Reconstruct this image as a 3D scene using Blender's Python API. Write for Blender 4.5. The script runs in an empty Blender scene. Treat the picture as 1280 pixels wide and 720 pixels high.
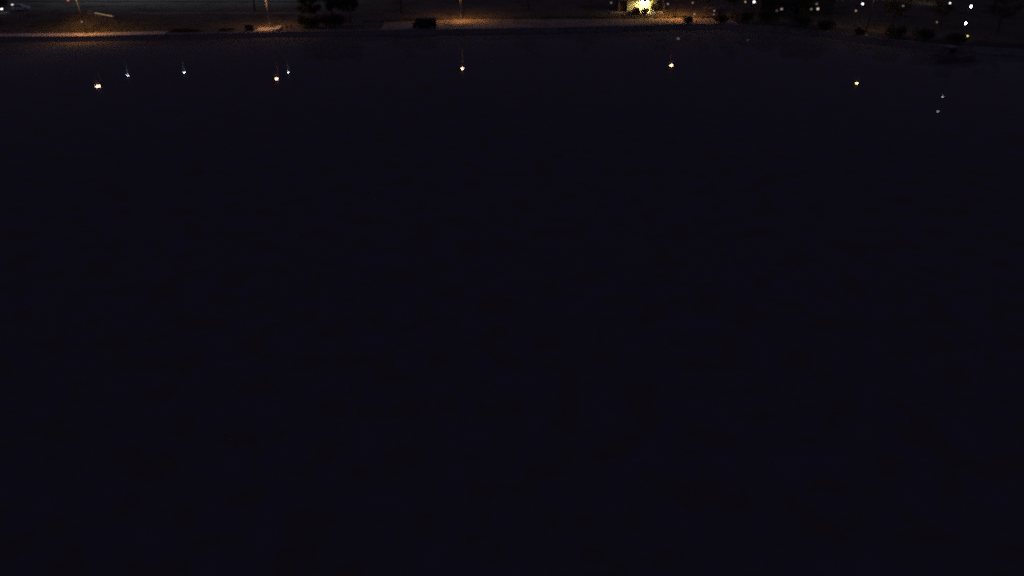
import bpy, math, random
from mathutils import Vector, Matrix, noise as mnoise

# ------------------------------------------------------------------ camera, sky, exposure
sc = bpy.context.scene
col = sc.collection
cd = bpy.data.cameras.new("camera")
cam = bpy.data.objects.new("camera", cd)
col.objects.link(cam)
cam.location = (0, 0, 36.0)                              # drone 36 m above the water
cam.rotation_euler = (math.radians(90 - 31.5), 0, 0)     # looking down 31.5 degrees
cd.sensor_width = 36.0
cd.lens = 36.0 * 900 / 1280
cd.clip_start = 0.5
cd.clip_end = 9000
sc.camera = cam

w = bpy.data.worlds.new("World")
sc.world = w
w.use_nodes = True
wn = w.node_tree
wn.nodes.clear()
out = wn.nodes.new("ShaderNodeOutputWorld")
sky = wn.nodes.new("ShaderNodeTexSky")
sky.sky_type = 'NISHITA'
sky.sun_disc = False
sky.sun_elevation = math.radians(-9)
sky.sun_rotation = math.radians(140)
bg1 = wn.nodes.new("ShaderNodeBackground")
bg1.inputs["Strength"].default_value = 0.05
wn.links.new(sky.outputs[0], bg1.inputs["Color"])
bg2 = wn.nodes.new("ShaderNodeBackground")               # even glow of a cloudy night sky over a town
bg2.inputs["Color"].default_value = (0.56, 0.47, 1.0, 1)
bg2.inputs["Strength"].default_value = 0.048
addw = wn.nodes.new("ShaderNodeAddShader")
wn.links.new(bg1.outputs[0], addw.inputs[0])
wn.links.new(bg2.outputs[0], addw.inputs[1])
wn.links.new(addw.outputs[0], out.inputs["Surface"])

sc.view_settings.view_transform = 'Standard'
sc.view_settings.look = 'None'
sc.view_settings.exposure = 0.0
sc.view_settings.gamma = 1.0
sc.view_settings.use_curve_mapping = False
sc.cycles.use_denoising = False
sc.cycles.max_bounces = 6
sc.cycles.sample_clamp_indirect = 0.4
sc.cycles.caustics_reflective = False
sc.cycles.caustics_refractive = False
sc.cycles.filter_width = 2.4

R = math.radians
rnd = random.Random(7)

# ------------------------------------------------------------------ materials
def new_mat(name):
    m = bpy.data.materials.new(name)
    m.use_nodes = True
    nt = m.node_tree
    return m, nt, nt.nodes["Principled BSDF"]

def mat(name, c, rough=0.7, var=0.25, scale=3.0, metal=0.0, bump=0.0, spec=0.3):
    """Base colour broken up by two sizes of noise, with optional fine relief."""
    m, nt, b = new_mat(name)
    tc = nt.nodes.new("ShaderNodeTexCoord")
    n1 = nt.nodes.new("ShaderNodeTexNoise"); n1.inputs["Scale"].default_value = scale
    n1.inputs["Detail"].default_value = 6
    n2 = nt.nodes.new("ShaderNodeTexNoise"); n2.inputs["Scale"].default_value = scale * 0.13
    n2.inputs["Detail"].default_value = 3
    mx = nt.nodes.new("ShaderNodeMath"); mx.operation = 'ADD'
    cr = nt.nodes.new("ShaderNodeValToRGB")
    nt.links.new(tc.outputs["Object"], n1.inputs["Vector"])
    nt.links.new(tc.outputs["Object"], n2.inputs["Vector"])
    nt.links.new(n1.outputs["Fac"], mx.inputs[0])
    nt.links.new(n2.outputs["Fac"], mx.inputs[1])
    cr.color_ramp.elements[0].position = 0.65
    cr.color_ramp.elements[1].position = 1.35
    cr.color_ramp.elements[1].position = 1.0
    lo = [max(0.0, x * (1 - var)) for x in c]
    hi = [min(0.9, x * (1 + var)) for x in c]
    cr.color_ramp.elements[0].color = (*lo, 1)
    cr.color_ramp.elements[1].color = (*hi, 1)
    nt.links.new(mx.outputs[0], cr.inputs["Fac"])
    nt.links.new(cr.outputs["Color"], b.inputs["Base Color"])
    b.inputs["Roughness"].default_value = rough
    b.inputs["Metallic"].default_value = metal
    b.inputs["Specular IOR Level"].default_value = spec
    if bump:
        bp = nt.nodes.new("ShaderNodeBump"); bp.inputs["Strength"].default_value = bump
        bp.inputs["Distance"].default_value = 0.05
        nt.links.new(n1.outputs["Fac"], bp.inputs["Height"])
        nt.links.new(bp.outputs["Normal"], b.inputs["Normal"])
    return m

def glow(name, c, s):
    """A lamp lens or lit pane: it gives off light."""
    m, nt, b = new_mat(name)
    b.inputs["Base Color"].default_value = (0.8, 0.8, 0.8, 1)
    b.inputs["Emission Color"].default_value = (*c, 1)
    b.inputs["Emission Strength"].default_value = s
    b.inputs["Roughness"].default_value = 0.3
    return m

SODIUM = (1.0, 0.40, 0.10)
M = {
    'grass': mat('grass', (0.10, 0.088, 0.066), 0.9, 0.55, 1.6, bump=0.6, spec=0.05),
    'blade': mat('grass blades', (0.085, 0.080, 0.032), 0.8, 0.4, 0.8, spec=0.1),
    'gravel': mat('compacted gravel', (0.22, 0.19, 0.15), 0.95, 0.45, 2.2, bump=0.8, spec=0.1),
    'asphalt': mat('asphalt', (0.085, 0.082, 0.080), 0.85, 0.3, 2.0, bump=0.3, spec=0.2),
    'concrete': mat('concrete', (0.25, 0.23, 0.20), 0.85, 0.25, 1.2, bump=0.2, spec=0.2),
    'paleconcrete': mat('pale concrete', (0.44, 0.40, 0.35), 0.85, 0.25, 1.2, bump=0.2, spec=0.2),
    'stone': mat('quay stone', (0.19, 0.18, 0.175), 0.85, 0.4, 1.5, bump=0.5, spec=0.2),
    'galv': mat('galvanised steel', (0.46, 0.46, 0.44), 0.5, 0.15, 4.0, metal=0.3),
    'lamppost': mat('grey painted steel', (0.035, 0.035, 0.035), 0.6, 0.15, 4.0),
    'darksteel': mat('dark painted steel', (0.05, 0.052, 0.056), 0.5, 0.3, 3.0),
    'blackpaint': mat('black car paint', (0.012, 0.012, 0.016), 0.35, 0.3, 3.0),
    'redpaint': mat('dark red car paint', (0.05, 0.012, 0.014), 0.35, 0.2, 3.0),
    'whitepaint': mat('silver car paint', (0.42, 0.42, 0.45), 0.4, 0.05, 2.0),
    'glass': mat('dark glass', (0.015, 0.016, 0.02), 0.08, 0.1, 1.0, spec=0.5),
    'rubber': mat('tyre rubber', (0.02, 0.02, 0.02), 0.9, 0.2, 8.0, spec=0.1),
    'bark': mat('bark', (0.085, 0.062, 0.045), 0.95, 0.4, 5.0, bump=0.6, spec=0.05),
    'leaf': mat('dark leaves', (0.060, 0.066, 0.040), 0.8, 0.45, 0.9, spec=0.1),
    'leafdark': mat('evergreen leaves', (0.045, 0.052, 0.036), 0.8, 0.45, 0.9, spec=0.1),
    'boatpaint': mat('worn grey boat paint', (0.13, 0.125, 0.13), 0.6, 0.3, 2.0),
    'dimasphalt': mat('asphalt darkened as shade', (0.045, 0.043, 0.042), 0.85, 0.3, 2.0, bump=0.3, spec=0.2),  # same asphalt, the dim east bank's shade put into its colour
    'leafdry': mat('dry leaves', (0.085, 0.060, 0.025), 0.8, 0.4, 0.9, spec=0.1),
    'render': mat('cream render', (0.66, 0.60, 0.36), 0.9, 0.08, 0.8, bump=0.1, spec=0.1),
    'brick': mat('brown brick', (0.11, 0.07, 0.05), 0.9, 0.3, 3.0, bump=0.3, spec=0.1),
    'plaster': mat('grey plaster', (0.07, 0.066, 0.062), 0.9, 0.2, 1.0, spec=0.1),
    'roof': mat('roof tile', (0.05, 0.035, 0.03), 0.85, 0.3, 4.0, bump=0.4, spec=0.1),
    'wood': mat('weathered wood', (0.11, 0.075, 0.05), 0.85, 0.3, 6.0, bump=0.3, spec=0.1),
    'frame': mat('painted frame', (0.35, 0.34, 0.32), 0.6, 0.1, 3.0),
    'hull': mat('tarred hull', (0.14, 0.135, 0.14), 0.5, 0.4, 2.0),
    'pebble': mat('pale boulder', (0.34, 0.32, 0.29), 0.9, 0.3, 4.0, bump=0.5, spec=0.1),
}

# still dark water: faint body colour from suspended silt, mirror surface, a trace of capillary ripple
wm, nt, b = new_mat('lake water')
b.inputs["Base Color"].default_value = (0.095, 0.095, 0.095, 1)
b.inputs["Roughness"].default_value = 0.0
b.inputs["IOR"].default_value = 1.035
M['water'] = wm
tc = nt.nodes.new("ShaderNodeTexCoord")
rp = nt.nodes.new("ShaderNodeTexNoise"); rp.inputs["Scale"].default_value = 0.7; rp.inputs["Detail"].default_value = 3
bp = nt.nodes.new("ShaderNodeBump"); bp.inputs["Strength"].default_value = 0.006; bp.inputs["Distance"].default_value = 0.01
nt.links.new(tc.outputs["Object"], rp.inputs["Vector"])
nt.links.new(rp.outputs["Fac"], bp.inputs["Height"])
nt.links.new(bp.outputs["Normal"], b.inputs["Normal"])
sn = nt.nodes.new("ShaderNodeTexNoise"); sn.inputs["Scale"].default_value = 0.35; sn.inputs["Detail"].default_value = 5   # clouds of silt
sr = nt.nodes.new("ShaderNodeValToRGB")
sr.color_ramp.elements[0].position = 0.36; sr.color_ramp.elements[0].color = (0.128, 0.118, 0.098, 1)
sr.color_ramp.elements[1].position = 0.64; sr.color_ramp.elements[1].color = (0.124, 0.127, 0.154, 1)
nt.links.new(tc.outputs["Object"], sn.inputs["Vector"]); nt.links.new(sn.outputs["Fac"], sr.inputs["Fac"]); nt.links.new(sr.outputs["Color"], b.inputs["Base Color"])
gl = nt.nodes.new("ShaderNodeBsdfGlossy"); gl.inputs["Roughness"].default_value = 0.08
gl.inputs["Color"].default_value = (0.25, 0.25, 0.25, 1)
ms = nt.nodes.new("ShaderNodeMixShader"); ms.inputs[0].default_value = 0.006
mo = nt.nodes["Material Output"]
nt.links.new(b.outputs[0], ms.inputs[1]); nt.links.new(gl.outputs[0], ms.inputs[2])
nt.links.new(ms.outputs[0], mo.inputs["Surface"])

# ------------------------------------------------------------------ mesh helpers
class MB:
    """Collects shapes; build() links them as one mesh object."""
    def __init__(s):
        s.v = []; s.f = []
    def add(s, vs, fs):
        o = len(s.v); s.v += [tuple(x) for x in vs]; s.f += [tuple(i + o for i in q) for q in fs]; return s
    def box(s, x0, x1, y0, y1, z0, z1, c=0.0):
        """Box with an optional chamfer c on its upright edges and top."""
        if not c:
            vs = [(x, y, z) for z in (z0, z1) for x, y in ((x0, y0), (x1, y0), (x1, y1), (x0, y1))]
            return s.add(vs, [(3, 2, 1, 0), (4, 5, 6, 7), (0, 1, 5, 4), (1, 2, 6, 5), (2, 3, 7, 6), (3, 0, 4, 7)])
        def ring(k, z):
            return [(x0 + k, y0, z), (x1 - k, y0, z), (x1, y0 + k, z), (x1, y1 - k, z), (x1 - k, y1, z), (x0 + k, y1, z), (x0, y1 - k, z), (x0, y0 + k, z)]
        a = ring(c, z0); m_ = ring(c, z1 - c)
        t = [(min(max(x, x0 + c), x1 - c), min(max(y, y0 + c), y1 - c), z1) for x, y, _ in ring(c, z1)]
        vs = a + m_ + t
        fs = [tuple(range(7, -1, -1)), tuple(range(16, 24))]
        for i in range(8):
            j = (i + 1) % 8
            fs += [(i, j, 8 + j, 8 + i), (8 + i, 8 + j, 16 + j, 16 + i)]
        return s.add(vs, fs)
    def tube(s, p, q, r0, r1=None, n=8):
        r1 = r0 if r1 is None else r1
        p, q = Vector(p), Vector(q); d = (q - p).normalized()
        a = d.orthogonal().normalized(); c = d.cross(a)
        vs = []
        for ctr, r in ((p, r0), (q, r1)):
            for i in range(n):
                t = 2 * math.pi * i / n
                vs.append(ctr + (a * math.cos(t) + c * math.sin(t)) * r)
        fs = [(i, (i + 1) % n, n + (i + 1) % n, n + i) for i in range(n)] + [tuple(range(n - 1, -1, -1)), tuple(range(n, 2 * n))]
        return s.add(vs, fs)
    def lathe(s, prof, x=0, y=0, z=0, n=12, axis='z'):
        vs = []; fs = []
        for r, h in prof:
            for i in range(n):
                t = 2 * math.pi * i / n
                if axis == 'z': vs.append((x + r * math.cos(t), y + r * math.sin(t), z + h))
                elif axis == 'y': vs.append((x + r * math.cos(t), y + h, z + r * math.sin(t)))
                else: vs.append((x + h, y + r * math.cos(t), z + r * math.sin(t)))
        for k in range(len(prof) - 1):
            for i in range(n):
                j = (i + 1) % n
                fs.append((k * n + i, k * n + j, (k + 1) * n + j, (k + 1) * n + i))
        fs += [tuple(range(n - 1, -1, -1)), tuple(range((len(prof) - 1) * n, len(prof) * n))]
        return s.add(vs, fs)
    def prism(s, poly, y0, y1, inset=0.0, zc=0.0):
        """Side outline (x, z) run across from y0 to y1; upper points may lean inwards by inset."""
        n = len(poly); zt = max(z for _, z in poly)
        def k(z): return inset * max(0.0, (z - zc) / (zt - zc)) if inset else 0.0
        vs = [(x, y0 + k(z), z) for x, z in poly] + [(x, y1 - k(z), z) for x, z in poly]
        fs = [tuple(range(n)), tuple(range(2 * n - 1, n - 1, -1))] + [(i, n + i, n + (i + 1) % n, (i + 1) % n) for i in range(n)]
        return s.add(vs, fs)
    def leaves(s, centre, rad, count, size, rg):
        for _ in range(count):
            while True:
                u = Vector((rg.uniform(-1, 1), rg.uniform(-1, 1), rg.uniform(-1, 1)))
                if u.length <= 1: break
            p = Vector(centre) + Vector((u.x * rad[0], u.y * rad[1], u.z * rad[2]))
            a = Vector((rg.gauss(0, 1), rg.gauss(0, 1), rg.gauss(0, 0.7))).normalized()
            c = a.orthogonal().normalized(); c.rotate(Matrix.Rotation(rg.uniform(0, 6.28), 3, a))
            e = a.cross(c); k = size * rg.uniform(0.6, 1.3)
            s.add([p - c * k, p + e * k * 0.45, p + c * k, p - e * k * 0.45], [(0, 1, 2, 3)])
        return s
    def blob(s, x, y, z, rx, ry, rz, seed, n=9):
        vs = []; fs = []
        for k in range(n):
            ph = math.pi * (k + 0.5) / n
            for i in range(n + 3):
                t = 2 * math.pi * i / (n + 3)
                d = Vector((math.sin(ph) * math.cos(t), math.sin(ph) * math.sin(t), math.cos(ph)))
                q = 1 + 0.25 * mnoise.noise(d * 1.7 + Vector((seed * 3.1, 0, 0)))
                vs.append((x + d.x * rx * q, y + d.y * ry * q, z + d.z * rz * q))
        m_ = n + 3
        for k in range(n - 1):
            for i in range(m_):
                j = (i + 1) % m_
                fs.append((k * m_ + i, (k + 1) * m_ + i, (k + 1) * m_ + j, k * m_ + j))
        fs += [tuple(range(m_)), tuple(range(n * m_ - 1, (n - 1) * m_ - 1, -1))]
        return s.add(vs, fs)
    def build(s, name, m, parent=None, smooth=False):
        me = bpy.data.meshes.new(name)
        me.from_pydata(s.v, [], s.f); me.update()
        if smooth:
            for p in me.polygons: p.use_smooth = True
        me.materials.append(M[m] if isinstance(m, str) else m)
        o = bpy.data.objects.new(name, me); col.objects.link(o); o.parent = parent
        return o

def tag(o, label=None, cat=None, group=None, kind=None):
    if label: o["label"] = label
    if cat: o["category"] = cat
    if group: o["group"] = group
    if kind: o["kind"] = kind
    return o

def thing(name, label, cat, loc, rz=0.0, group=None):
    o = bpy.data.objects.new(name, None); col.objects.link(o)
    o.empty_display_size = 0.3
    o.location = loc; o.rotation_euler = (0, 0, rz)
    return tag(o, label, cat, group)

def lerp_poly(poly, x):
    if x <= poly[0][0]: return poly[0][1]
    for (xa, ya), (xb, yb) in zip(poly, poly[1:]):
        if x <= xb: return ya + (yb - ya) * (x - xa) / (xb - xa)
    return poly[-1][1]

# ------------------------------------------------------------------ the setting: lake, bank, promenade, park
GZ = 1.2                                                   # land stands 1.2 m above the lake
FRONT = [(-3000, 130), (-400, 150), (-150, 159.5), (-115, 160.2), (-93, 160.8), (-70, 163), (-54, 164.8), (-38, 166), (-26, 167), (-12, 168), (10, 169.5),
         (25, 171.5), (39, 173.2), (47, 173.6), (60, 171), (70, 165), (76, 160), (90, 152), (104, 148), (130, 145), (400, 135), (3000, 110)]
BACK = [(-3000, 134), (-400, 154), (-150, 163.5), (-115, 164.2), (-93, 164.8), (-70, 167.5), (-54, 169.8), (-38, 173.5), (-26, 176), (-12, 178.6), (10, 178.9),
        (25, 179.2), (39, 179.8), (47, 179.9), (60, 178), (70, 172), (80, 165), (92, 158), (106, 154), (130, 151), (400, 141), (3000, 116)]
XS = sorted(set([x for x, _ in FRONT] + [x for x, _ in BACK] + [-160 + 2.5 * i for i in range(129)]))

def bump_z(x, y):                                          # rolling turf and one grassy mound on the left
    return 2.4 * math.exp(-((x + 98.5) / 5.5) ** 2 - ((y - 173.5) / 4.8) ** 2) + 0.10 * mnoise.noise(Vector((x * 0.11, y * 0.11, 0.0))) + 0.03 * mnoise.noise(Vector((x * 0.6, y * 0.6, 4.0)))

mb = MB(); rows = []
offs = [0.35, None, 0.6, 2, 3.3, 4.6, 6, 7.4, 8.8, 10.2, 12, 14, 18, 23, 29, 36, 45, 60, 100, 200, 500, 1500, 5000]
for off in offs:
    row = []
    for x in XS:
        yb = lerp_poly(BACK, x)
        if off == 0.35: y, z = lerp_poly(FRONT, x) + 0.35, GZ - 0.12
        elif off is None: y, z = yb, GZ - 0.12
        else:
            y = yb + off
            z = GZ - 0.012 + (bump_z(x, y) if off > 1 else 0.0)
        row.append(len(mb.v)); mb.v.append((x, y, z))
    rows.append(row)
for a, c in zip(rows, rows[1:]):
    for i in range(len(XS) - 1):
        mb.f.append((a[i], a[i + 1], c[i + 1], c[i]))
tag(mb.build('ground', 'grass', smooth=True), kind='structure')

def ribbon(name, m, lo, hi, x0, x1, z, thick=0.0):
    xs = [x0] + [x for x in XS if x0 < x < x1] + [x1]
    g = MB()
    for x in xs:
        g.v += [(x, lo(x), z), (x, hi(x), z)]
    g.f = [(2 * i, 2 * i + 2, 2 * i + 3, 2 * i + 1) for i in range(len(xs) - 1)]
    if thick:
        o = len(g.v)
        for x in xs: g.v += [(x, lo(x), z - thick), (x, hi(x), z - thick)]
        for i in range(len(xs) - 1):
            g.f += [(2 * i, o + 2 * i, o + 2 * i + 2, 2 * i + 2), (2 * i + 1, 2 * i + 3, o + 2 * i + 3, o + 2 * i + 1)]
        k = 2 * (len(xs) - 1)
        g.f += [(0, 1, o + 1, o), (k, o + k, o + k + 1, k + 1)]
    return g.build(name, m)

F_ = lambda d: (lambda x: lerp_poly(FRONT, x) + d)
B_ = lambda d: (lambda x: lerp_poly(BACK, x) + d)
# promenade surface: asphalt to the west, shade-darkened asphalt to the east, gravel along the middle stretch
tag(ribbon('promenade', 'asphalt', F_(0.42), B_(-0.02), -600, -29.5, GZ - 0.05), kind='structure')
tag(ribbon('promenade', 'gravel', F_(0.42), B_(-0.02), -29.5, 52, GZ - 0.04), kind='structure')
tag(ribbon('promenade', 'dimasphalt', F_(0.42), B_(-0.02), 52, 600, GZ - 0.05), kind='structure')
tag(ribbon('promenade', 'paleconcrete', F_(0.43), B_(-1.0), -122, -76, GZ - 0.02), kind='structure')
# quay wall with a slightly proud coping
qw = thing('quay_wall', 'long dark stone quay wall along the far edge of the water', 'wall', (0, 0, 0))
g = MB()
xs = [x for x in XS if -600 <= x <= 600]
for x in xs: g.v += [(x, lerp_poly(FRONT, x) - 0.25, -3), (x, lerp_poly(FRONT, x), GZ - 0.15)]
g.f = [(2 * i, 2 * i + 2, 2 * i + 3, 2 * i + 1) for i in range(len(xs) - 1)]
g.build('wall_face', 'stone', qw)
cop = ribbon('coping', 'stone', F_(-0.06), F_(0.40), -600, 600, GZ, 0.15); cop.parent = qw

tag(MB().add([(-3000, -1500, 0), (3000, -1500, 0), (3000, 200, 0), (-3000, 200, 0)], [(0, 1, 2, 3)]).build('water', 'water'), kind='structure')

# pale paths in the park on the left
def path(y0, y1, x0, x1, m, z=0.012, nm='path'):
    g = MB(); n = max(2, int((x1 - x0) / 2.5)); N = 3
    for i in range(n + 1):
        x = x0 + (x1 - x0) * i / n
        for j in range(N + 1):
            y = y0 + (y1 - y0) * j / N
            g.v.append((x, y, GZ + z + 0.13))
    g.f = [(i * (N + 1) + j, (i + 1) * (N + 1) + j, (i + 1) * (N + 1) + j + 1, i * (N + 1) + j + 1) for i in range(n) for j in range(N)]
    o = len(g.v); 
    g.box(x0, x1, y0 - 0.12, y0 - 0.005, GZ - 0.3, GZ + z + 0.17)
    g.box(x0, x1, y1 + 0.005, y1 + 0.12, GZ - 0.3, GZ + z + 0.17)
    return tag(g.build(nm, m), kind='structure')
path(185.0, 185.6, -93, -52, 'concrete')
path(195.3, 195.9, -106, -94, 'concrete')
path(201.0, 204.5, -130, -45, 'asphalt')
path(184.6, 186.9, 24, 37, 'concrete', nm='forecourt')
path(191.8, 192.3, 48.3, 52.2, 'concrete')

# ------------------------------------------------------------------ lamps
def street_lamp(label, x, y, top, strength, colour=SODIUM, arm=1.7, rz=0.0, group='sodium street lamps along the promenade', lens=0.34, gz=GZ - 0.1, pm='lamppost', bowl=130, ring=0.10, bcol=(1.0, 0.66, 0.44)):
    """Lamp head hangs over (x, y); the pole stands arm metres behind it. The bowl glows; most light leaves through its flat bottom."""
    t = thing('street_lamp', label, 'street lamp', (x + math.sin(rz) * arm * -1, y + arm * math.cos(rz), gz), rz, group)
    h = top - gz
    MB().lathe([(0.20, 0), (0.20, 0.06), (0.13, 0.12), (0.12, 1.1), (0.10, 1.15)]).build('pole_base', pm, t)
    g = MB(); g.tube((0, 0, 1.1), (0, 0, h - 0.3), 0.095, 0.06, 10); g.build('pole', pm, t, True)
    g = MB(); pts = [(0, 0, h - 0.35), (0, -0.10, h + 0.05), (0, -0.45, h + 0.25), (0, -arm + 0.35, h + 0.30)]
    for a, c in zip(pts, pts[1:]): g.tube(a, c, 0.05, 0.045, 8)
    g.build('arm', pm, t, True)
    hd = MB().lathe([(0.10, 0.36), (0.22, 0.33), (0.36, 0.22), (0.39, 0.14), (0.39, 0.10), (0.20, 0.10)], 0, -arm, h, 14).build('lamp_housing', pm, t, True)
    MB().lathe([(lens, 0.10), (lens, -0.05), (lens * 0.88, -0.20), (lens * 0.66, -0.30)], 0, -arm, h, 14).build('bowl', glow('lit lamp bowl', bcol, bowl), hd, True)
    k = lens * 0.62
    MB().add([(k * math.cos(i * 0.5236), -arm + k * math.sin(i * 0.5236), h - 0.32) for i in range(12)], [tuple(range(11, -1, -1))]).build('lens', glow('lit lamp glass', colour, strength), hd)
    n = 16; rr = k * 1.05                                  # unseen cut-off ring, added to keep the lamplight off the water
    MB().add([(rr * math.cos(i * 2 * math.pi / n), -arm + rr * math.sin(i * 2 * math.pi / n), h - 0.31 - j * (ring + (0.50 if math.sin(i * 2 * math.pi / n) < -0.2 else 0))) for j in (0, 1) for i in range(n)],
             [(i, (i + 1) % n, n + (i + 1) % n, n + i) for i in range(n)]).build('cut_off_ring', 'darksteel', hd)
    return t

street_lamp('sodium street lamp at far left in front of the grassy mound', -92.8, 161.2, 9.8, 900, lens=0.42)
street_lamp('sodium street lamp behind the short bright concrete landing slab', -54.5, 167.4, 9.8, 1100, lens=0.31, pm='galv', bcol=(1.0, 0.58, 0.38))
street_lamp('sodium street lamp with bright pale pole in middle of gravel stretch', -12.0, 176.2, 9.8, 2700, lens=0.28, pm='galv')
street_lamp('sodium street lamp right of the yellow floodlit building', 39.1, 179.2, 9.8, 2400, lens=0.36, bcol=(1.0, 0.62, 0.30))
street_lamp('sodium street lamp on the wooded right bank near the work boat', 78.2, 163.5, 9.8, 260, lens=0.26, bowl=100, bcol=(1.0, 0.70, 0.30))
BG = 'street lamps of the back road'
for (x, y, s, lb, c) in (
        (46, 206, 30, 'back road lamp behind the brown lit grass right of yellow building', SODIUM),
        (84, 205.5, 110, 'back road lamp beside the orange glow above the two storey house', SODIUM),
        (101.5, 206, 110, 'back road lamp behind the bare lit tree on the right', SODIUM),
        (108.6, 198.0, 45, 'back road lamp nearest the top right white globe lamps', (1.0, 0.72, 0.42))):
    street_lamp(lb, x, y, 9.3, s * 5, c, group=BG, gz=GZ, bowl=3, ring=0.3)

def flood_mast(x, y, label, s):
    t = thing('floodlight_mast', label, 'floodlight mast', (x, y, GZ), 0, 'floodlight masts behind the park')
    MB().box(-0.5, 0.5, -0.5, 0.5, -0.2, 0.25, 0.05).build('footing', 'concrete', t)
    g = MB(); g.tube((0, 0, 0.2), (0, 0, 19.6), 0.22, 0.10, 10); g.build('mast', 'rubber', t, True)
    MB().box(-0.9, 0.9, -0.06, 0.06, 19.0, 19.12).build('crossbar', 'lamppost', t)
    hd = MB().box(-0.42, 0.42, -0.42, -0.08, 18.62, 18.95, 0.03).build('lamp_housing', 'darksteel', t)
    MB().add([(-0.17, -0.43, 18.68), (0.17, -0.43, 18.68), (0.17, -0.43, 18.9), (-0.17, -0.43, 18.9)], [(0, 1, 2, 3)]).build('front_lens', glow('lit floodlight front', (0.74, 0.84, 1.0), 200), hd)
    MB().add([(-0.36, -0.38, 18.6), (-0.36, -0.12, 18.6), (0.36, -0.12, 18.6), (0.36, -0.38, 18.6)], [(0, 1, 2, 3)]).build('lens', glow('added floodlight underside', (0.72, 0.84, 1.0), s), hd)  # unseen downward panel, added to brighten the park ground
    MB().box(-0.44, 0.44, -0.46, -0.435, 18.42, 18.66).build('added_hood', 'darksteel', hd)  # plate added to hide the glowing underside from the water
flood_mast(-110.3, 208.5, 'tall floodlight mast behind the park, leftmost of three', 1500)
flood_mast(-95.4, 211.9, 'tall floodlight mast behind the park, middle of three', 1500)
flood_mast(-65.1, 211.9, 'tall floodlight mast behind the park, rightmost of three', 1500)

def bollard(x, y, label, colour, s, h=1.0, r=0.13, gz=GZ, cat='bollard lamp', group='small lamps in the park', hh=0.26):
    t = thing('bollard_lamp', label, cat, (x, y, gz), 0, group)
    MB().lathe([(0.16, -0.1), (0.16, 0.03), (0.075, 0.05), (0.07, h - hh)], n=10).build('post', 'darksteel', t, True)
    MB().lathe([(r * 0.7, h - hh), (r, h - hh * 0.8), (r, h - hh * 0.2), (r * 0.6, h)], n=12).build('lens', glow('lit small lamp glass', colour, s), t, True)
    MB().lathe([(r * 1.15, h), (r * 1.15, h + 0.03), (0.03, h + 0.09)], n=12).build('cap', 'darksteel', t)
    return t

def globe_lamp(x, y, label, colour, s, h=3.5, r=0.3):
    t = thing('globe_lamp', label, 'lamp post', (x, y, GZ), 0, 'white globe lamps on posts')
    g = MB(); g.lathe([(0.16, -0.1), (0.16, 0.05), (0.08, 0.5), (0.055, h - r - 0.05)], n=10); g.build('post', 'darksteel', t, True)
    MB().lathe([(0.06, h - r - 0.06), (0.14, h - r), (0.14, h - r + 0.04)], n=10).build('collar', 'darksteel', t)
    MB().lathe([(r * math.sin(a), h - r * math.cos(a)) for a in [0.15 + i * (2.84 / 8) for i in range(9)]], n=14).build('globe', glow('lit globe glass', colour, s), t, True)
    return t

# small lights on the left
bollard(-125.3, 186.4, 'white low lamp cut by the left edge of the picture', (0.92, 0.9, 1.0), 6, 1.0, 0.27, hh=0.2)
bollard(-125.9, 192.0, 'white low lamp just right of and beyond the one at the left edge', (0.92, 0.9, 1.0), 2, 1.0, 0.25, hh=0.18)
bollard(-115.1, 198.1, 'small red lamp at the top edge above the mound', (1.0, 0.16, 0.2), 0.9, 1.0, 0.26)
bollard(-96.6, 169.2, 'tiny glowing stand-in for a glint beside the far left street lamp pole', (1.0, 0.75, 0.6), 0.25, 0.35, 0.2, gz=2.3)  # glowing piece made up for the glint at the pole's foot
# centre and right
bollard(25.3, 194.7, 'small whitish lamp alone in the dark left of the yellow building', (1.0, 0.9, 0.85), 0.3, 1.0, 0.18)
bollard(34.3, 182.7, 'small pale lamp beside the bush right of the yellow wall', (1.0, 0.88, 0.75), 0.6, 0.9, 0.14)
bollard(39.5, 193.1, 'small pale lamp high in the dark gap right of the bush', (1.0, 0.9, 0.85), 0.5, 1.0, 0.14)
bollard(46.1, 194.7, 'small pale lamp above the right end of brown lit grass', (1.0, 0.8, 0.6), 0.4, 1.0, 0.14)
bollard(43.4, 180.1, 'small pale lamp low above the right lit gravel patch', (1.0, 0.92, 0.85), 0.5, 1.0, 0.12)
bollard(49.1, 184.2, 'small pale lamp under the brownish path edge', (1.0, 0.8, 0.7), 0.5, 1.0, 0.12)
bollard(48.1, 180.3, 'dim grey lamp right below another near brownish path', (0.9, 0.88, 0.85), 0.15, 0.9, 0.15)
bollard(83.5, 184.2, 'small warm lamp below and left of a bright white globe lamp', (1.0, 0.6, 0.28), 0.8, 1.0, 0.14)
bollard(95.9, 156.9, 'small yellow lamp low on the dark bank behind the work boat', (1.0, 0.86, 0.25), 2.25, 1.0, 0.16)
globe_lamp(55.75, 182.4, 'smaller warm white globe lamp left of a bright white one', (1.0, 0.68, 0.36), 0.7, 3.2, 0.16)
globe_lamp(57.85, 182.4, 'large white globe lamp in the dark trees right of centre', (0.95, 0.95, 1.0), 4, 3.2, 0.23)
globe_lamp(82.7, 179.8, 'bright white globe lamp between house and leaning light streak', (0.9, 0.95, 1.0), 4, 3.2, 0.20)
globe_lamp(103.8, 180.8, 'bright white globe lamp at top right, nearest the mast lights', (1.0, 0.97, 0.93), 3, 3.2, 0.17)

bollard(97.6, 172.9, 'small warm lamp added to light half bare twigs on the right bank', (1.0, 0.62, 0.28), 0.35, 0.6, 0.14)  # lamp added inside the twigs to light them
bollard(99.1, 192.9, 'small warm lamp added as a pale glow below bare branches at the back road', (1.0, 0.7, 0.45), 0.9, 0.6, 0.2)  # lamp added to stand for a pale lit patch under the branches

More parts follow.
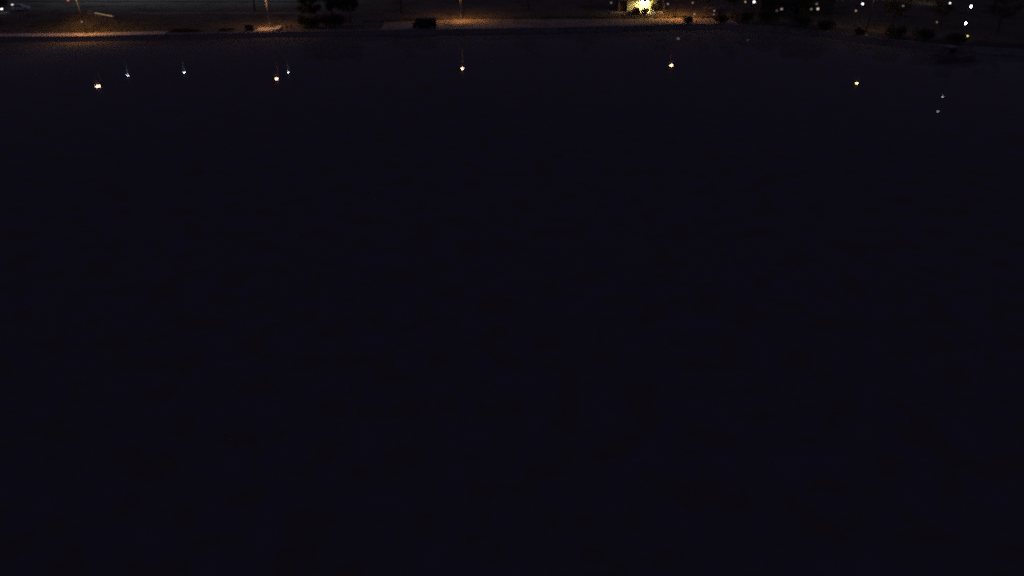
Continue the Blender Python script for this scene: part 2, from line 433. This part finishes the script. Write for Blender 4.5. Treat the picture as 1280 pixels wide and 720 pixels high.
# ------------------------------------------------------------------ things on the promenade and in the park
def vehicle(name, label, cat, x, y, rz, paint, prof, glassprof, width, wheels, wr=0.31, group=None):
    t = thing(name, label, cat, (x, y, GZ - 0.03), rz, group)
    hw = width / 2
    MB().prism(prof, -hw, hw, 0.18, 0.85).build('body', paint, t)
    for s in (-1, 1):
        for gp in glassprof:
            k = 0.18 * 0.55
            g = MB(); n = len(gp)
            ys = [s * (hw - 0.18 * max(0, (z - 0.85) / (max(zz for _, zz in prof) - 0.85)) + 0.006) for _, z in gp]
            g.add([(p[0], yy, p[1]) for p, yy in zip(gp, ys)], [tuple(range(n)) if s < 0 else tuple(range(n - 1, -1, -1))])
            g.build('window', 'glass', t)
    L0 = min(p[0] for p in prof); L1 = max(p[0] for p in prof)
    for wx in wheels:
        for s in (-1, 1):
            wv = MB().lathe([(wr * 0.6, -0.10), (wr, -0.08), (wr, 0.08), (wr * 0.6, 0.10)], wx, s * (hw - 0.09), wr, 16, 'y').build('wheel', 'rubber', t)
            MB().lathe([(wr * 0.55, -0.115), (wr * 0.55, 0.115)], wx, s * (hw - 0.09), wr, 12, 'y').build('rim', 'galv', wv)
    for s in (-1, 1):
        MB().box(L0 - 0.012, L0 + 0.02, s * hw * 0.78 - 0.13, s * hw * 0.78 + 0.13, 0.62, 0.78).build('tail_light', 'redpaint', t)
        MB().box(L1 - 0.02, L1 + 0.012, s * hw * 0.78 - 0.14, s * hw * 0.78 + 0.14, 0.58, 0.74).build('headlight', 'frame', t)
    MB().box(L0 - 0.02, L0 + 0.04, -hw * 0.9, hw * 0.9, 0.32, 0.5).build('bumper', 'darksteel', t)
    return t

CAR = [(-1.85, 0.28), (-1.9, 0.8), (-1.75, 0.95), (-1.45, 1.42), (-1.1, 1.48), (0.1, 1.46), (0.85, 0.98), (1.75, 0.82), (1.9, 0.55), (1.88, 0.28)]
CARG = [[(-1.35, 1.0), (-1.15, 1.37), (-0.45, 1.39), (-0.45, 1.0)], [(-0.38, 1.0), (-0.38, 1.39), (0.05, 1.37), (0.62, 1.0)]]
VAN = [(-2.6, 0.32), (-2.65, 1.0), (-2.6, 2.05), (-2.45, 2.18), (1.55, 2.18), (1.95, 1.95), (2.35, 1.25), (2.62, 1.05), (2.66, 0.55), (2.6, 0.32)]
VANG = [[(1.05, 1.25), (1.05, 1.85), (1.75, 1.85), (2.1, 1.25)]]
vehicle('parked_van', 'dark panel van parked side on at the water edge left of middle lamp', 'van', -19.6, 169.0, math.pi, 'blackpaint', VAN, VANG, 1.9, (-1.7, 1.65), 0.34)
c1 = vehicle('parked_car', 'dark car seen end on against the bright yellow wall', 'car', 30.35, 185.45, math.pi / 2, 'blackpaint', CAR, CARG, 1.55, (-1.2, 1.2))
MB().add([(-1.745, -0.55, 1.0), (-1.745, 0.55, 1.0), (-1.515, 0.5, 1.36), (-1.515, -0.5, 1.36)], [(0, 1, 2, 3)]).build('rear_window', 'glass', c1)
vehicle('parked_car', 'pale car parked at the top left beside the white low lamps', 'car', -122.4, 189.6, 0.1, 'whitepaint', CAR, CARG, 1.6, (-1.2, 1.2))

# landing slab by the second lamp
t = thing('landing_slab', 'short bright concrete landing slab raised at its right end', 'slab', (-54.3, 166.9, GZ - 0.04))
g = MB(); g.prism([(-2.7, 0), (-2.7, 0.10), (1.2, 0.18), (1.3, 0.42), (2.7, 0.46), (2.7, 0)], -1.6, 2.4); g.build('slab', 'paleconcrete', t)
for px, py in ((2.2, 2.1),):
    MB().lathe([(0.13, 0.4), (0.13, 1.5), (0.09, 1.62), (0.02, 1.66)], px, py, 0, 10).build('mooring_post', 'concrete', t, True)
for i, (px, py, lb) in enumerate(((-50.6, 168.4, 'short mooring post just right of the bright landing slab'), (-49.5, 168.4, 'short mooring post farther right of the bright landing slab'))):
    t = thing('mooring_post', lb, 'post', (px, py, GZ - 0.05), 0, 'mooring posts beside the landing slab')
    MB().lathe([(0.14, 0), (0.13, 0.75), (0.16, 0.78), (0.16, 0.86), (0.03, 0.95)], n=10).build('shaft', 'wood', t, True)
    MB().tube((-0.28, 0, 0.6), (0.28, 0, 0.6), 0.035).build('cross_pin', 'galv', t)
t = thing('utility_cabinet', 'dark utility cabinet just left of the bright landing slab', 'cabinet', (-58.2, 166.2, GZ - 0.05))
MB().box(-0.95, 0.95, -0.35, 0.35, 0, 0.12).build('plinth', 'stone', t)
MB().box(-0.9, 0.9, -0.32, 0.32, 0.12, 1.35, 0.03).build('casing', 'darksteel', t)
for s in (-1, 1):
    d = MB().box(min(s * 0.02, s * 0.86), max(s * 0.02, s * 0.86), -0.345, -0.325, 0.2, 1.25).build('door', 'darksteel', t)
    MB().box(s * 0.1 - 0.03, s * 0.1 + 0.03, -0.37, -0.347, 0.68, 0.86).build('handle', 'galv', d)
# boulders
for x, y, s, lb in ((-45.6, 173.9, 0.45, 'lone pale boulder in the dark grass between second and third lamps'), (36.6, 186.6, 0.3, 'pale boulder in the dark right of the bush by the yellow wall'), (84.6, 165.2, 0.4, 'faint pale boulder under the trees on the right bank'), (76.3, 160.5, 0.42, 'pale boulder lit from above at the water edge under right bank lamp')):
    tag(MB().blob(x, y, GZ + s * 0.3, s, s * 0.8, s * 0.7, x).build('boulder', 'pebble', smooth=True), lb, 'boulder', 'boulders along the bank')

# garden stairs coming down the mound, with a lit handrail
t = thing('garden_stairs', 'garden stairs with a slanting lit handrail coming down the grassy mound', 'stairs', (0, 0, 0))
for i in range(14):
    x = -97.2 + i * 0.46; z = GZ + bump_z(x, 173.8)
    MB().box(x - 0.24, x + 0.24, 173.3, 174.6, z - 0.35, z + 0.05, 0.02).build('tread', 'stone', t)
RAIL = [(-96.65, 4.25), (-95.35, 3.70), (-93.3, 3.28), (-91.36, 2.93)]
g = MB()
for (xa, za), (xb, zb) in zip(RAIL, RAIL[1:]): g.tube((xa, 173.12, za), (xb, 173.12, zb), 0.035, n=8)
g.build('handrail', 'galv', t, True)
for x, z in RAIL + [(-94.3, 3.48), (-92.3, 3.10)]:
    MB().tube((x, 173.12, GZ + bump_z(x, 173.1) - 0.2), (x, 173.12, z), 0.03, n=6).build('post', 'galv', t)
g = MB()
for (xa, za), (xb, zb) in zip(RAIL[1:], RAIL[2:]): g.tube((xa, 173.07, za - 0.035), (xb - 0.05, 173.07, zb - 0.03), 0.024, n=8)
g.build('tube_light', glow('lit tube', (1.0, 0.64, 0.32), 0.9), t)

# ------------------------------------------------------------------ floodlit yellow building
t = thing('service_building', 'low cream building floodlit bright yellow at the top centre right', 'building', (0, 0, GZ))
MB().box(28.4, 35.5, 187.6, 193.6, -0.3, 2.75).build('wall', 'render', t)
MB().box(26.2, 28.38, 188.4, 193.5, -0.3, 2.73).build('side_wall', 'brick', t)
MB().box(28.3, 35.6, 187.56, 187.595, -0.2, 0.25).build('plinth', 'stone', t)
d = MB().box(26.7, 27.8, 188.34, 188.395, 0.02, 2.1).build('door', 'wood', t)
MB().tube((27.65, 188.28, 1.0), (27.65, 188.34, 1.0), 0.035).build('handle', 'galv', d)
MB().box(26.62, 26.7, 188.32, 188.398, 0, 2.18).build('door_frame', 'frame', t)
MB().box(27.8, 27.88, 188.32, 188.398, 0, 2.18).build('door_frame', 'frame', t)
MB().box(26.3, 26.5, 187.5, 187.7, -0.2, 2.77).build('canopy_post', 'frame', t)
rf = MB().add([(25.9, 187.0, 2.80), (35.9, 187.0, 2.80), (35.9, 194.1, 2.80), (25.9, 194.1, 2.80), (25.9, 187.0, 2.97), (35.9, 187.0, 2.97), (35.9, 190.6, 4.3), (25.9, 190.6, 4.3), (35.9, 194.1, 2.97), (25.9, 194.1, 2.97)],
              [(3, 2, 1, 0), (0, 1, 5, 4), (4, 5, 6, 7), (7, 6, 8, 9), (2, 3, 9, 8), (1, 2, 8, 6, 5), (3, 0, 4, 7, 9)]).build('roof', 'roof', t)
MB().box(25.95, 35.85, 186.93, 186.99, 2.76, 2.95).build('fascia', 'frame', rf)
hd = MB().box(31.55, 33.25, 186.3, 186.6, 2.5, 2.74, 0.03).build('floodlight', 'darksteel', t)
MB().box(31.6, 33.2, 186.32, 186.58, 2.455, 2.495).build('lens', glow('lit wall floodlight', (1.0, 0.84, 0.38), 260), hd)
MB().tube((32.4, 186.55, 2.62), (32.4, 187.6, 2.66), 0.04).build('bracket', 'galv', hd)

# ------------------------------------------------------------------ houses far right
def house(label, x0, x1, y, storeys, wallm, wins, lit, door_x, depth=8.0):
    t = thing('house', label, 'house', (x0, y, GZ), 0)
    W = x1 - x0; Hh = 2.9 * storeys + 0.3
    MB().box(0, W, 0, depth, -0.4, Hh).build('wall', wallm, t)
    rf = MB().add([(-0.4, -0.5, Hh - 0.1), (W + 0.4, -0.5, Hh - 0.1), (W + 0.4, depth / 2, Hh + 2.6), (-0.4, depth / 2, Hh + 2.6), (W + 0.4, depth + 0.5, Hh - 0.1), (-0.4, depth + 0.5, Hh - 0.1)],
                  [(0, 1, 2, 3), (3, 2, 4, 5), (0, 3, 5), (1, 4, 2), (1, 0, 5, 4)]).build('roof', 'roof', t)
    MB().box(W * 0.7, W * 0.7 + 0.7, depth / 2 + 0.6, depth / 2 + 1.3, Hh + 1.2, Hh + 3.4).build('chimney', 'brick', rf)
    for i, (wx, wz, ww, wh) in enumerate(wins):
        f = MB()
        f.box(wx - ww / 2 - 0.07, wx - ww / 2, -0.05, -0.003, wz - 0.07, wz + wh + 0.07).box(wx + ww / 2, wx + ww / 2 + 0.07, -0.05, -0.003, wz - 0.07, wz + wh + 0.07)
        f.box(wx - ww / 2, wx + ww / 2, -0.05, -0.003, wz + wh, wz + wh + 0.07).box(wx - ww / 2, wx + ww / 2, -0.08, -0.003, wz - 0.07, wz)
        f.box(wx - 0.02, wx + 0.02, -0.045, -0.003, wz, wz + wh)
        fo = f.build('window', 'frame', t)
        MB().add([(wx - ww / 2, -0.012, wz), (wx + ww / 2, -0.012, wz), (wx + ww / 2, -0.012, wz + wh), (wx - ww / 2, -0.012, wz + wh)], [(0, 1, 2, 3)]).build('pane', glow('lit window', *lit[i]) if i in lit else M['glass'], fo)
    d = MB().box(door_x - 0.48, door_x + 0.48, -0.06, -0.002, 0, 2.1).build('door', 'wood', t)
    MB().tube((door_x + 0.38, -0.12, 1.0), (door_x + 0.38, -0.06, 1.0), 0.03).build('handle', 'galv', d)
    return t
house('dark house with two small low pinkish lit windows, left of the taller house', 59.6, 68.0, 182.0, 1, 'plaster',
      [(3.91, 1.12, 0.42, 0.32), (4.99, 1.48, 0.45, 0.38), (7.2, 1.0, 0.9, 1.1)], {0: ((1.0, 0.55, 0.6), 0.15), 1: ((1.0, 0.74, 0.72), 0.4)}, 1.4)
house('dark two storey house with three small lit windows in two rows', 69.0, 77.5, 183.0, 2, 'plaster',
      [(3.08, 1.3, 0.42, 0.34), (4.66, 1.3, 0.48, 0.44), (4.11, 2.45, 0.42, 0.36), (1.5, 3.8, 0.9, 1.1), (6.9, 3.8, 0.9, 1.1)],
      {0: ((1.0, 0.9, 0.82), 0.2), 1: ((1.0, 0.83, 0.66), 0.9), 2: ((0.95, 0.9, 0.9), 0.2)}, 1.3)
house('brown brick house with its wall glowing orange at the top right', 81.2, 89.0, 207.5, 2, 'brick', [(2.0, 1.0, 0.9, 1.2), (5.6, 1.0, 0.9, 1.2), (2.0, 3.8, 0.9, 1.1), (5.6, 3.8, 0.9, 1.1)], {}, 3.8)

# ------------------------------------------------------------------ work boat with mast lights
t = thing('work_boat', 'dark moored work boat with two white lights stacked on its mast', 'boat', (87.1, 144.7, 0), R(12))
g = MB(); st = [(-4.6, 1.35, 1.0), (-3, 1.6, 0.95), (0, 1.7, 1.0), (2.6, 1.35, 1.2), (4.0, 0.7, 1.45), (4.9, 0.05, 1.65)]
for sx, hw, zt in st: g.v += [(sx, -hw, zt), (sx, -hw * 0.75, -0.3), (sx, 0, -0.55), (sx, hw * 0.75, -0.3), (sx, hw, zt)]
for i in range(len(st) - 1):
    for j in range(4): g.f.append((5 * i + j, 5 * i + j + 1, 5 * i + j + 6, 5 * i + j + 5))
g.f += [(0, 4, 3, 2, 1)]
g.build('hull', 'hull', t)
g = MB()
for sx, hw, zt in st: g.v += [(sx, -hw * 0.96, zt - 0.22), (sx, hw * 0.96, zt - 0.22)]
g.f = [(2 * i, 2 * i + 2, 2 * i + 3, 2 * i + 1) for i in range(len(st) - 1)]
g.build('deck', 'wood', t)
g = MB()
for (a, ha, za), (c, hc, zc) in zip(st, st[1:]):
    for s in (-1, 1): g.tube((a, s * ha, za), (c, s * hc, zc), 0.06, 0.06, 6)
g.build('rubbing_strake', 'boatpaint', t)
cb = MB().prism([(-2.6, 0.75), (-2.6, 2.75), (-0.75, 2.8), (-0.35, 1.9), (-0.2, 0.75)], -1.05, 1.05, 0.12, 0.9).build('cabin', 'boatpaint', t)
MB().box(-2.75, -0.6, -1.1, 1.1, 2.81, 2.88).build('cabin_roof', 'boatpaint', cb)
for s in (-1, 1):
    MB().add([(-2.3, s * 1.0, 1.75), (-1.0, s * 1.0, 1.75), (-1.0, s * 0.965, 2.5), (-2.3, s * 0.965, 2.5)], [(0, 1, 2, 3)]).build('window', 'glass', cb)
g = MB(); g.tube((0, 0, 0.7), (0, 0, 10.7), 0.09, 0.05, 8); g.build('mast', 'darksteel', t, True)
wl = glow('lit mast lamp', (0.93, 0.92, 1.0), 34)
for z in (10.15, 7.1):
    lm = MB().lathe([(0.045, -0.18), (0.06, -0.15), (0.06, 0.15), (0.045, 0.18)], 0.0, -0.24, z, 12).build('mast_lamp', wl, t, True)
    MB().box(-0.03, 0.03, -0.24, 0, z - 0.26, z - 0.21).build('bracket', 'darksteel', lm)

# ------------------------------------------------------------------ trees, shrubs, grass
def tree(label, x, y, h, cr, seed, leafy=1.0, lm='leaf', lean=0.0, limbs=7, group='dark trees on the far bank', tr=None):
    rg = random.Random(seed)
    t = thing('tree', label, 'tree', (x, y, GZ - 0.05), rg.uniform(0, 6.28), group)
    tr = tr or 0.035 * h
    g = MB(); tips = []
    pts = [Vector((0, 0, -0.1))]
    for i in range(1, 6):
        k = i / 5
        pts.append(Vector((lean * k * h + rg.uniform(-.03, .03) * h, rg.uniform(-.03, .03) * h, h * 0.8 * k)))
    for i in range(5): g.tube(pts[i], pts[i + 1], tr * (1 - 0.17 * i), tr * (1 - 0.17 * (i + 1)), 7)
    for i in range(limbs):
        k = rg.uniform(0.35, 0.95); j = min(4, int(k * 5)); p = pts[j].lerp(pts[j + 1], k * 5 - j)
        a = i * 2.4 + rg.uniform(-.4, .4); L = cr * rg.uniform(0.7, 1.1) * (1.2 - 0.5 * k)
        q = p + Vector((math.cos(a) * L * 0.55, math.sin(a) * L * 0.55, L * 0.35)); e = q + Vector((math.cos(a + .3) * L * 0.5, math.sin(a + .3) * L * 0.5, L * rg.uniform(0.15, 0.5)))
        r = tr * 0.42 * (1.1 - 0.5 * k)
        g.tube(p, q, r, r * 0.65, 5); g.tube(q, e, r * 0.65, r * 0.25, 5)
        tips += [q, e]
        for _ in range(3):
            b0 = q.lerp(e, rg.random()); b1 = b0 + Vector((rg.gauss(0, .35), rg.gauss(0, .35), rg.uniform(0, .5))) * cr * 0.6
            g.tube(b0, b1, r * 0.3, r * 0.12, 4); tips.append(b1)
            for _ in range(2):
                c1 = b0.lerp(b1, rg.uniform(.4, 1)); c2 = c1 + Vector((rg.gauss(0, .25), rg.gauss(0, .25), rg.uniform(-.1, .3))) * cr * 0.5
                g.tube(c1, c2, r * 0.14, r * 0.06, 3)
    tips.append(pts[-1])
    g.build('trunk', 'bark', t)
    if leafy > 0:
        g = MB()
        for p in tips:
            rr = cr * rg.uniform(0.22, 0.42)
            g.leaves(p, (rr, rr, rr * 0.8), int(55 * leafy), 0.16, rg)
        g.build('crown', lm, t)
    return t

def shrub(label, x, y, rx, ry, h, seed, lm='leaf', n=900, group='shrubs on the far bank', name='shrub', cat='shrub', size=0.13):
    rg = random.Random(seed)
    t = thing(name, label, cat, (x, y, GZ - 0.05), 0, group)
    g = MB(); tops = []
    for i in range(9):
        a = rg.uniform(0, 6.28); d = rg.uniform(0.2, 0.8)
        e = (math.cos(a) * rx * d, math.sin(a) * ry * d, h * rg.uniform(0.45, 0.85))
        g.tube((e[0] * 0.15, e[1] * 0.15, -0.1), e, 0.03, 0.01, 5); tops.append(e)
    g.build('stem', 'bark', t)
    g = MB()
    for e in tops:
        g.leaves((e[0], e[1], e[2] * 0.8), (rx * 0.42, ry * 0.42, h * 0.34), n // 9, size, rg)
    g.leaves((0, 0, h * 0.38), (rx * 0.9, ry * 0.9, h * 0.38), n // 3, size, rg)
    g.build('foliage', lm, t)
    return t

# left and middle
tree('slim bare tree on the bank between second and third lamps', -35.8, 167.6, 6.5, 1.6, 3, 0.0, limbs=5, tr=0.13)
tree('dark leafy tree in the park behind the second lamp', -64, 189, 8, 3.0, 4, 0.8)
tree('dark leafy tree in the park left of the middle lamp pole', -27, 186, 9, 3.2, 5, 0.8)
tree('dark leafy tree in the park right of the middle lamp pole', 4, 189, 9, 3.2, 6, 0.8)
tree('dark leafy tree left of the yellow building', 19.5, 190, 8, 2.6, 8, 0.9)
tree('dense dark evergreen left of the others behind the tall shrubs', -46.5, 174.5, 6.5, 2.2, 61, 2.2, 'leafdark', limbs=10)
tree('dense dark evergreen in the middle behind the tall shrubs', -42.0, 177.0, 7.5, 2.4, 62, 2.2, 'leafdark', limbs=10)
tree('dense dark evergreen right of the others behind the tall shrubs', -37.6, 175.0, 6.5, 2.2, 63, 2.2, 'leafdark', limbs=10)
shrub('tall dark shrub right of the mooring posts', -45.6, 169.0, 2.8, 1.2, 3.0, 11, 'leafdark', 2600)
shrub('tall dark shrub just left of the slim bare tree', -40.4, 169.6, 2.9, 1.2, 3.4, 12, 'leafdark', 2800)
shrub('long low strip of rough plants between first and second lamps', -73, 165.6, 4.5, 0.8, 0.5, 13, 'blade', n=1500)
shrub('low rough plant left of the utility cabinet', -63.5, 166.5, 2.2, 0.7, 0.5, 14, 'blade')
# around the building and fourth lamp
shrub('twin peaked dark bush right of the car against the yellow wall', 32.15, 184.3, 0.95, 0.6, 1.6, 21, n=1500, size=0.10)
shrub('rounded dark bush hiding the right end of the yellow wall', 34.6, 185.3, 1.0, 0.8, 3.1, 22, n=1700, size=0.11)
tree('dark tree overhanging the right end of the yellow building', 37.3, 187.5, 7.5, 2.3, 23, 0.9)
shrub('dark shrub splitting the lit gravel under the fourth lamp', 40.6, 173.9, 1.3, 0.7, 1.7, 24, n=1300)
tree('dark tree behind the right lit gravel patch', 47.2, 184.5, 7.0, 2.2, 25, 0.6)
tree('dark spreading tree right of the gravel patch', 52.6, 180.5, 7.0, 2.4, 26, 1.0)
seed = 30
for x, y, rx, h, lb in (
        (48.5, 174.6, 2.2, 2.2, 'dark shrub at the right end of the lit gravel'),
        (53.5, 173.8, 2.8, 3.2, 'wide dark shrub second right of the lit gravel'),
        (58.8, 173.0, 2.9, 3.4, 'wide dark shrub below the left house'),
        (65.0, 169.9, 2.8, 3.1, 'tall dark shrub below the gap between the houses'),
        (70.0, 166.9, 2.3, 2.6, 'dark shrub below the two storey house'),
        (81.8, 159.2, 2.4, 2.7, 'dark shrub right of the right bank lamp'),
        (86.5, 156.2, 2.7, 3.0, 'dark shrub on the bank straight behind the boat'),
        (92.0, 154.0, 2.7, 2.4, 'dark shrub on the bank left of the yellow lamp')):
    seed += 1
    shrub(lb, x, y, rx, 1.0, h, seed, n=1500)
shrub('small brown leaved shrub lit by the lamp on the right bank', 75.6, 162.2, 1.2, 0.8, 1.6, 44, 'leafdry', 1000)
tree('bare tree with lit branches beside the back road on the right', 99.8, 191.0, 5.5, 3.2, 51, 0.12, 'leafdry', limbs=9)
tree('dark tree in front of the two storey house', 69.0, 178.5, 5.0, 2.0, 52, 0.9)
tree('dark tree in front of the left house', 60.5, 178.5, 4.8, 2.0, 53, 0.7)
tree('dark tree hiding the foot of the right bank lamp', 86.0, 170.5, 5.0, 2.6, 54, 1.0)
tree('half bare tree with brown leaves beyond the right bank', 97.6, 171.2, 5.0, 2.4, 55, 0.5, 'leafdry')
tree('dark tree at far right behind the yellow lamp', 107.0, 165.0, 8.0, 3.2, 56, 1.0)
tree('dark tree at the right edge of the picture', 121.0, 168.0, 8.5, 3.4, 57, 1.0)
tree('dark tree at the top right corner', 118.0, 186.0, 8.0, 3.2, 58, 1.0)
tree('dark tree at the left edge below the white low lamps', -118.0, 174.0, 6.0, 2.4, 59, 0.8)

# short rough grass along the lit edge of the park
g = MB(); rg = random.Random(90)
for _ in range(9000):
    if rg.random() < 0.5: x = rg.gauss(-94, 9); y = lerp_poly(BACK, x) + abs(rg.gauss(0, 7)) + 0.1
    else: x = rg.uniform(-35, 55); y = lerp_poly(BACK, x) + abs(rg.gauss(0, 2.0)) + 0.05
    z = GZ - 0.03 + (bump_z(x, y) if y > lerp_poly(BACK, x) + 0.8 else 0); a = rg.uniform(0, 3.14); hh = rg.uniform(0.1, 0.32); r = rg.uniform(0.04, 0.1)
    dx, dy = math.cos(a) * r, math.sin(a) * r
    g.add([(x - dx, y - dy, z), (x + dx, y + dy, z), (x + rg.gauss(0, .06), y + rg.gauss(0, .06), z + hh)], [(0, 1, 2)])
tag(g.build('grass_tufts', 'blade'), 'short rough grass along the lit edge of the park', 'grass', kind='stuff')
